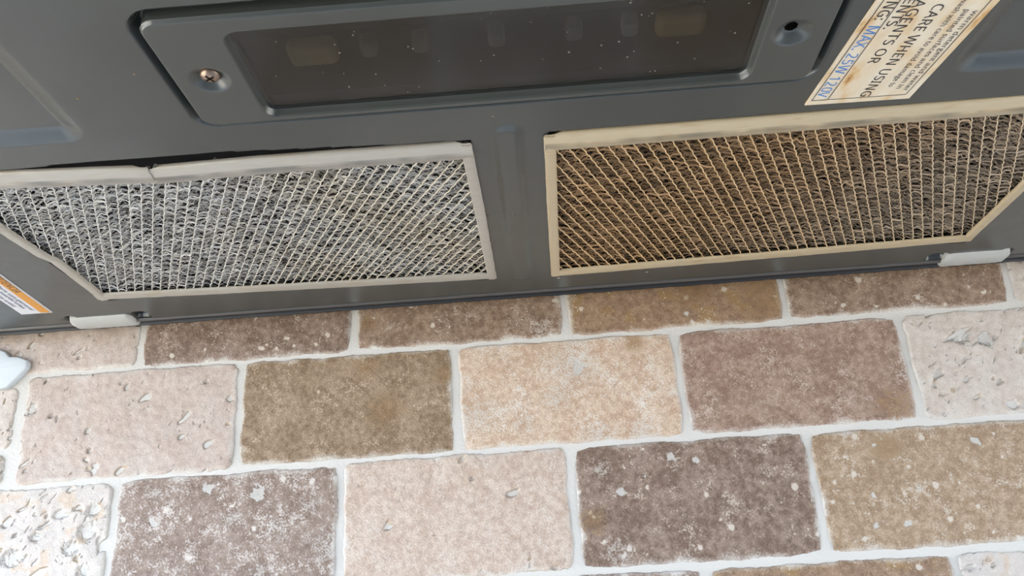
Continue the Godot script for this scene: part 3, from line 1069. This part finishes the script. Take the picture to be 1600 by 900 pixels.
	# brown specks of dried grease
	for p in [[-0.1838, 0.2814, 0.0007], [-0.1538, 0.2945, 0.0006], [0.0185, 0.0425, 0.0011], [0.0780, 0.0415, 0.0009], [-0.012, 0.2440, 0.0006]]:
		b = MB.new()
		b.lathe(Vector3.ZERO, PackedVector2Array([Vector2(1.0, 0.1), Vector2(0.8, -0.25), Vector2(0.4, -0.45), Vector2(0.0, -0.5)]), 10, Vector3(0, -1, 0))
		var g := part("grease_speck", b.mesh(mat(Color(0.42, 0.31, 0.18) if p[1] > 0.1 else Color(0.62, 0.58, 0.52), 0.4)), h, Vector3(p[0], 0.0, p[1]) + off)
		g.scale = Vector3(p[2], p[2] * 0.7, p[2])

func sheet_of(corners: Array, th: float) -> MB:
	# thin paper with depth: a fine grid between four corners, slightly cockled
	var b := MB.new()
	var f := FastNoiseLite.new()
	f.seed = 6
	f.frequency = 1.0
	var P := PackedVector3Array()
	var U := PackedVector2Array()
	var n := 24
	for j in n:
		for i in n:
			var a := Vector2(corners[0][0], corners[0][1]).lerp(Vector2(corners[1][0], corners[1][1]), i / (n - 1.0))
			var c := Vector2(corners[3][0], corners[3][1]).lerp(Vector2(corners[2][0], corners[2][1]), i / (n - 1.0))
			var p := a.lerp(c, j / (n - 1.0))
			P.append(Vector3(p.x, -th + f.get_noise_2d(p.x * 90.0, p.y * 90.0) * 0.00004, p.y))
			U.append(Vector2(i / (n - 1.0), j / (n - 1.0)))
	b.sheet(P, n, n, Vector3(0, -1, 0), U)
	for e in 4:
		var a := Vector3(corners[e][0], -th, corners[e][1])
		var c := Vector3(corners[(e + 1) % 4][0], -th, corners[(e + 1) % 4][1])
		var o := (a + c) / 2 - Vector3((corners[0][0] + corners[2][0]) / 2, -th, (corners[0][1] + corners[2][1]) / 2)
		b.quad(a, c, c + Vector3(0, th + 0.0006, 0), a + Vector3(0, th + 0.0006, 0), o)
	return b

func stickers(h: Node3D, off: Vector3) -> void:
	# old paper, yellowed and stained
	var f := FastNoiseLite.new()
	f.seed = 13
	f.frequency = 0.007
	f.fractal_octaves = 5
	var t := NoiseTexture2D.new()
	t.width = 512
	t.height = 512
	t.noise = f
	var g := Gradient.new()
	g.offsets = PackedFloat32Array([0.0, 0.55, 0.76, 0.90, 1.0])
	g.colors = PackedColorArray([Color(0.86, 0.82, 0.74), Color(0.84, 0.77, 0.66), Color(0.82, 0.71, 0.55), Color(0.74, 0.57, 0.36), Color(0.55, 0.38, 0.22)])
	t.color_ramp = g
	var paper := mat(Color.WHITE, 0.55)
	paper.albedo_texture = t
	var th := 0.0006
	var s := part("warning_label", sheet_of([[0.1319, 0.2336], [0.1801, 0.2327], [0.1975, 0.345], [0.1455, 0.345]], th).mesh(paper), h, off)
	s.set_meta("label", "yellowed paper label with printed warnings")
	var ink := mat(Color(0.20, 0.18, 0.18), 0.6)
	var fade := mat(Color(0.36, 0.33, 0.32), 0.6)
	var blue := mat(Color(0.30, 0.50, 0.74), 0.6)
	var y := -th - 0.00012
	var lo := Vector3(-0.0105, 0, -0.0700).normalized()      # towards the wall, along the label's left edge
	var up := Vector3(0.0700, 0, -0.0105).normalized()
	var bar := func(a: Vector2, c: Vector2, w: float, m: Material, par: Node):
		var b := MB.new()
		var d := (c - a).normalized()
		var q := Vector2(-d.y, d.x) * w * 0.5
		b.quad(Vector3(a.x + q.x, y, a.y + q.y), Vector3(c.x + q.x, y, c.y + q.y), Vector3(c.x - q.x, y, c.y - q.y), Vector3(a.x - q.x, y, a.y - q.y), Vector3(0, -1, 0))
		part("printed_line", b.mesh(m), par)
	bar.call(Vector2(0.1341, 0.2372), Vector2(0.1772, 0.2364), 0.0004, ink, s)
	bar.call(Vector2(0.1341, 0.2372), Vector2(0.1488, 0.345), 0.0004, ink, s)
	bar.call(Vector2(0.1414, 0.2374), Vector2(0.1552, 0.345), 0.0004, ink, s)
	bar.call(Vector2(0.1772, 0.2364), Vector2(0.1935, 0.345), 0.0004, ink, s)
	# text runs towards the wall; the foot of each line is on its left
	var line := func(txt: String, ends: Vector2, length: float, size: float, m: Material):
		lettering(s, txt, size, Vector3(ends.x, y, ends.y), lo, up, m, length)
	line.call("MAX. 25W 120V", Vector2(0.1352, 0.2400), 0.0492, 0.0047, blue)
	line.call("WARNING:", Vector2(0.1433, 0.2925), 0.0330, 0.0044, ink)
	line.call("USE OF SOLVENTS.", Vector2(0.1490, 0.2860), 0.0620, 0.0042, ink)
	line.call("CLEANING AGENTS OR", Vector2(0.1505, 0.2632), 0.0780, 0.0044, ink)
	line.call("CARE WHEN USING", Vector2(0.1556, 0.2378), 0.0620, 0.0044, ink)
	line.call("wash with care to avoid damage to", Vector2(0.1655, 0.2440), 0.0580, 0.0022, fade)
	line.call("painted surfaces and clean in", Vector2(0.1698, 0.2420), 0.0530, 0.0022, fade)
	line.call("warm detergent and water", Vector2(0.1735, 0.2400), 0.0540, 0.0022, fade)
	# second label at the left, white with an orange heading
	var wp := mat(Color(0.82, 0.82, 0.84), 0.45)
	var s2 := part("warning_label", sheet_of([[-0.3456, 0.0493], [-0.3248, 0.0487], [-0.3195, 0.1180], [-0.3403, 0.1180]], th).mesh(wp), h, off)
	s2.set_meta("label", "white label with an orange heading strip")
	var orange := mat(Color(0.80, 0.55, 0.22), 0.5)
	bar.call(Vector2(-0.3288, 0.0500), Vector2(-0.3236, 0.1160), 0.0062, orange, s2)
	var l2 := Vector3(-0.0053, 0, -0.0680).normalized()
	var u2 := Vector3(0.0680, 0, -0.0053).normalized()
	y -= 0.0001
	lettering(s2, "ADVERTENCIA", 0.0044, Vector3(-0.3275, y, 0.0867), l2, u2, mat(Color(0.25, 0.18, 0.12), 0.5), 0.040)
	var tx := ["Para uso general", "Lea y guarde estas", "instrucciones antes"]
	for k in 3:
		lettering(s2, tx[k], 0.0019, Vector3(-0.3362 - 0.0032 * k, y, 0.0560 + 0.004 * k), l2, u2, mat(Color(0.33, 0.36, 0.46), 0.5), 0.044)

func filters() -> void:
	var alu := rail_material(Color(0.655, 0.63, 0.59), Color(0.62, 0.54, 0.43), 5)
	var greasy := rail_material(Color(0.72, 0.655, 0.54), Color(0.64, 0.49, 0.32), 6)
	var wide := [Vector2(0.0002, 0.0016), Vector2(-0.0002, 0.0004), Vector2(0.0004, -0.0006), Vector2(0.0012, -0.0011), Vector2(0.0054, -0.0022), Vector2(0.0060, -0.0024), Vector2(0.0076, -0.0027), Vector2(0.0082, -0.0025), Vector2(0.0090, -0.0017), Vector2(0.0134, -0.0013), Vector2(0.0140, -0.0006), Vector2(0.0142, 0.0008), Vector2(0.0142, 0.0050)]
	var slim := [Vector2(-0.0004, -0.0006), Vector2(0.0002, -0.0009), Vector2(0.0012, -0.0013), Vector2(0.0046, -0.0012), Vector2(0.0055, -0.0006), Vector2(0.0056, 0.0010)]
	var rear := [Vector2(-0.0004, -0.0006), Vector2(0.0004, -0.0011), Vector2(0.0015, -0.0014), Vector2(0.0074, -0.0010), Vector2(0.0080, -0.0002), Vector2(0.0081, 0.0008)]
	var wide_bent := []
	for q in wide:
		wide_bent.append(q + Vector2(-0.0012, -0.0006))
	make_filter({
		"label": "silver grey mesh grease filter, the cleaner one on the left", "x0": -0.2845, "x1": -0.0238, "z0": 0.0525, "z1": 0.2238, "seed": 31, "rail_mat": alu,
		"rails": [
			{"path": [[-0.1830, 0.2222, 0.0], [-0.1276, 0.2238, 0.0], [-0.0240, 0.2234, 0.0]], "section": wide, "inward": Vector3(0, 0, -1), "seed": 1},
			{"path": [[-0.2860, 0.2295, 0.0], [-0.2490, 0.2282, 0.0], [-0.2170, 0.2258, 0.0], [-0.1836, 0.2232, 0.0], [-0.1806, 0.2222, 0.0003]], "section": wide_bent, "inward": Vector3(0, 0, -1), "seed": 2},
			{"path": [[-0.2840, 0.0655, 0.0], [-0.2000, 0.0600, 0.0], [-0.1000, 0.0550, 0.0], [-0.0232, 0.0520, 0.0]], "section": rear, "inward": Vector3(0, 0, 1), "seed": 3},
			{"path": [[-0.0240, 0.2225, -0.0002], [-0.0232, 0.1400, 0.0], [-0.0232, 0.0520, -0.0002]], "section": slim, "inward": Vector3(-1, 0, 0), "seed": 4},
			{"path": [[-0.2866, 0.2280, -0.0002], [-0.2866, 0.1690, 0.0], [-0.2846, 0.1354, 0.0], [-0.2818, 0.1270, 0.0], [-0.2834, 0.0650, -0.0002]], "section": slim, "inward": Vector3(1, 0, 0), "seed": 5},
		],
		"low": func(x): return lerpf(0.0535, 0.0665, clampf((-0.0238 - x) / 0.26, 0.0, 1.0)),
		"slope": func(x): return clampf(0.39 + (x + 0.25) / 0.2 * 0.185, 0.36, 0.60),
		"wire_tone": func(x, _z): return Color(0.62, 0.61, 0.58).lerp(Color(0.66, 0.60, 0.49), ss(-0.20, -0.08, x)),
		"tone": func(x, z, rng): return Color(0.59, 0.57, 0.535).lerp(Color(0.57, 0.505, 0.41), ss(-0.22, -0.08, x) * (0.6 + 0.4 * sin(x * 60.0 + z * 45.0))) * rng.randf_range(0.55, 1.35),
	})
	make_filter({
		"label": "brown grease-stained mesh grease filter, the dirtier one on the right", "x0": 0.0125, "x1": 0.2865, "z0": 0.0480, "z1": 0.2258, "seed": 32, "rail_mat": greasy,
		"rails": [
			{"path": [[0.0112, 0.2252, 0.0], [0.0700, 0.2253, 0.0], [0.2870, 0.2262, 0.0]], "section": wide, "inward": Vector3(0, 0, -1), "seed": 6},
			{"path": [[0.0135, 0.0482, 0.0], [0.1500, 0.0515, 0.0], [0.2868, 0.0560, 0.0]], "section": rear, "inward": Vector3(0, 0, 1), "seed": 7},
			{"path": [[0.0112, 0.2245, -0.0002], [0.0122, 0.1400, 0.0], [0.0138, 0.0490, -0.0002]], "section": slim, "inward": Vector3(1, 0, 0), "seed": 8},
			{"path": [[0.2868, 0.2250, -0.0002], [0.2866, 0.1400, 0.0], [0.2868, 0.0570, -0.0002]], "section": slim, "inward": Vector3(-1, 0, 0), "seed": 9},
		],
		"low": func(x): return lerpf(0.0500, 0.0572, clampf((x - 0.0125) / 0.274, 0.0, 1.0)),
		"slope": func(x): return -clampf(0.435 - (x - 0.016) / 0.2 * 0.03, 0.37, 0.44),
		"wire_tone": func(x, _z): return Color(0.74, 0.53, 0.30).lerp(Color(0.64, 0.52, 0.37), ss(0.12, 0.25, x)),
		"tone": func(x, z, rng): return Color(0.33, 0.20, 0.095).lerp(Color(0.34, 0.265, 0.185), ss(0.10, 0.26, x + (0.14 - z) * 0.5)) * rng.randf_range(0.4, 1.7),
	})
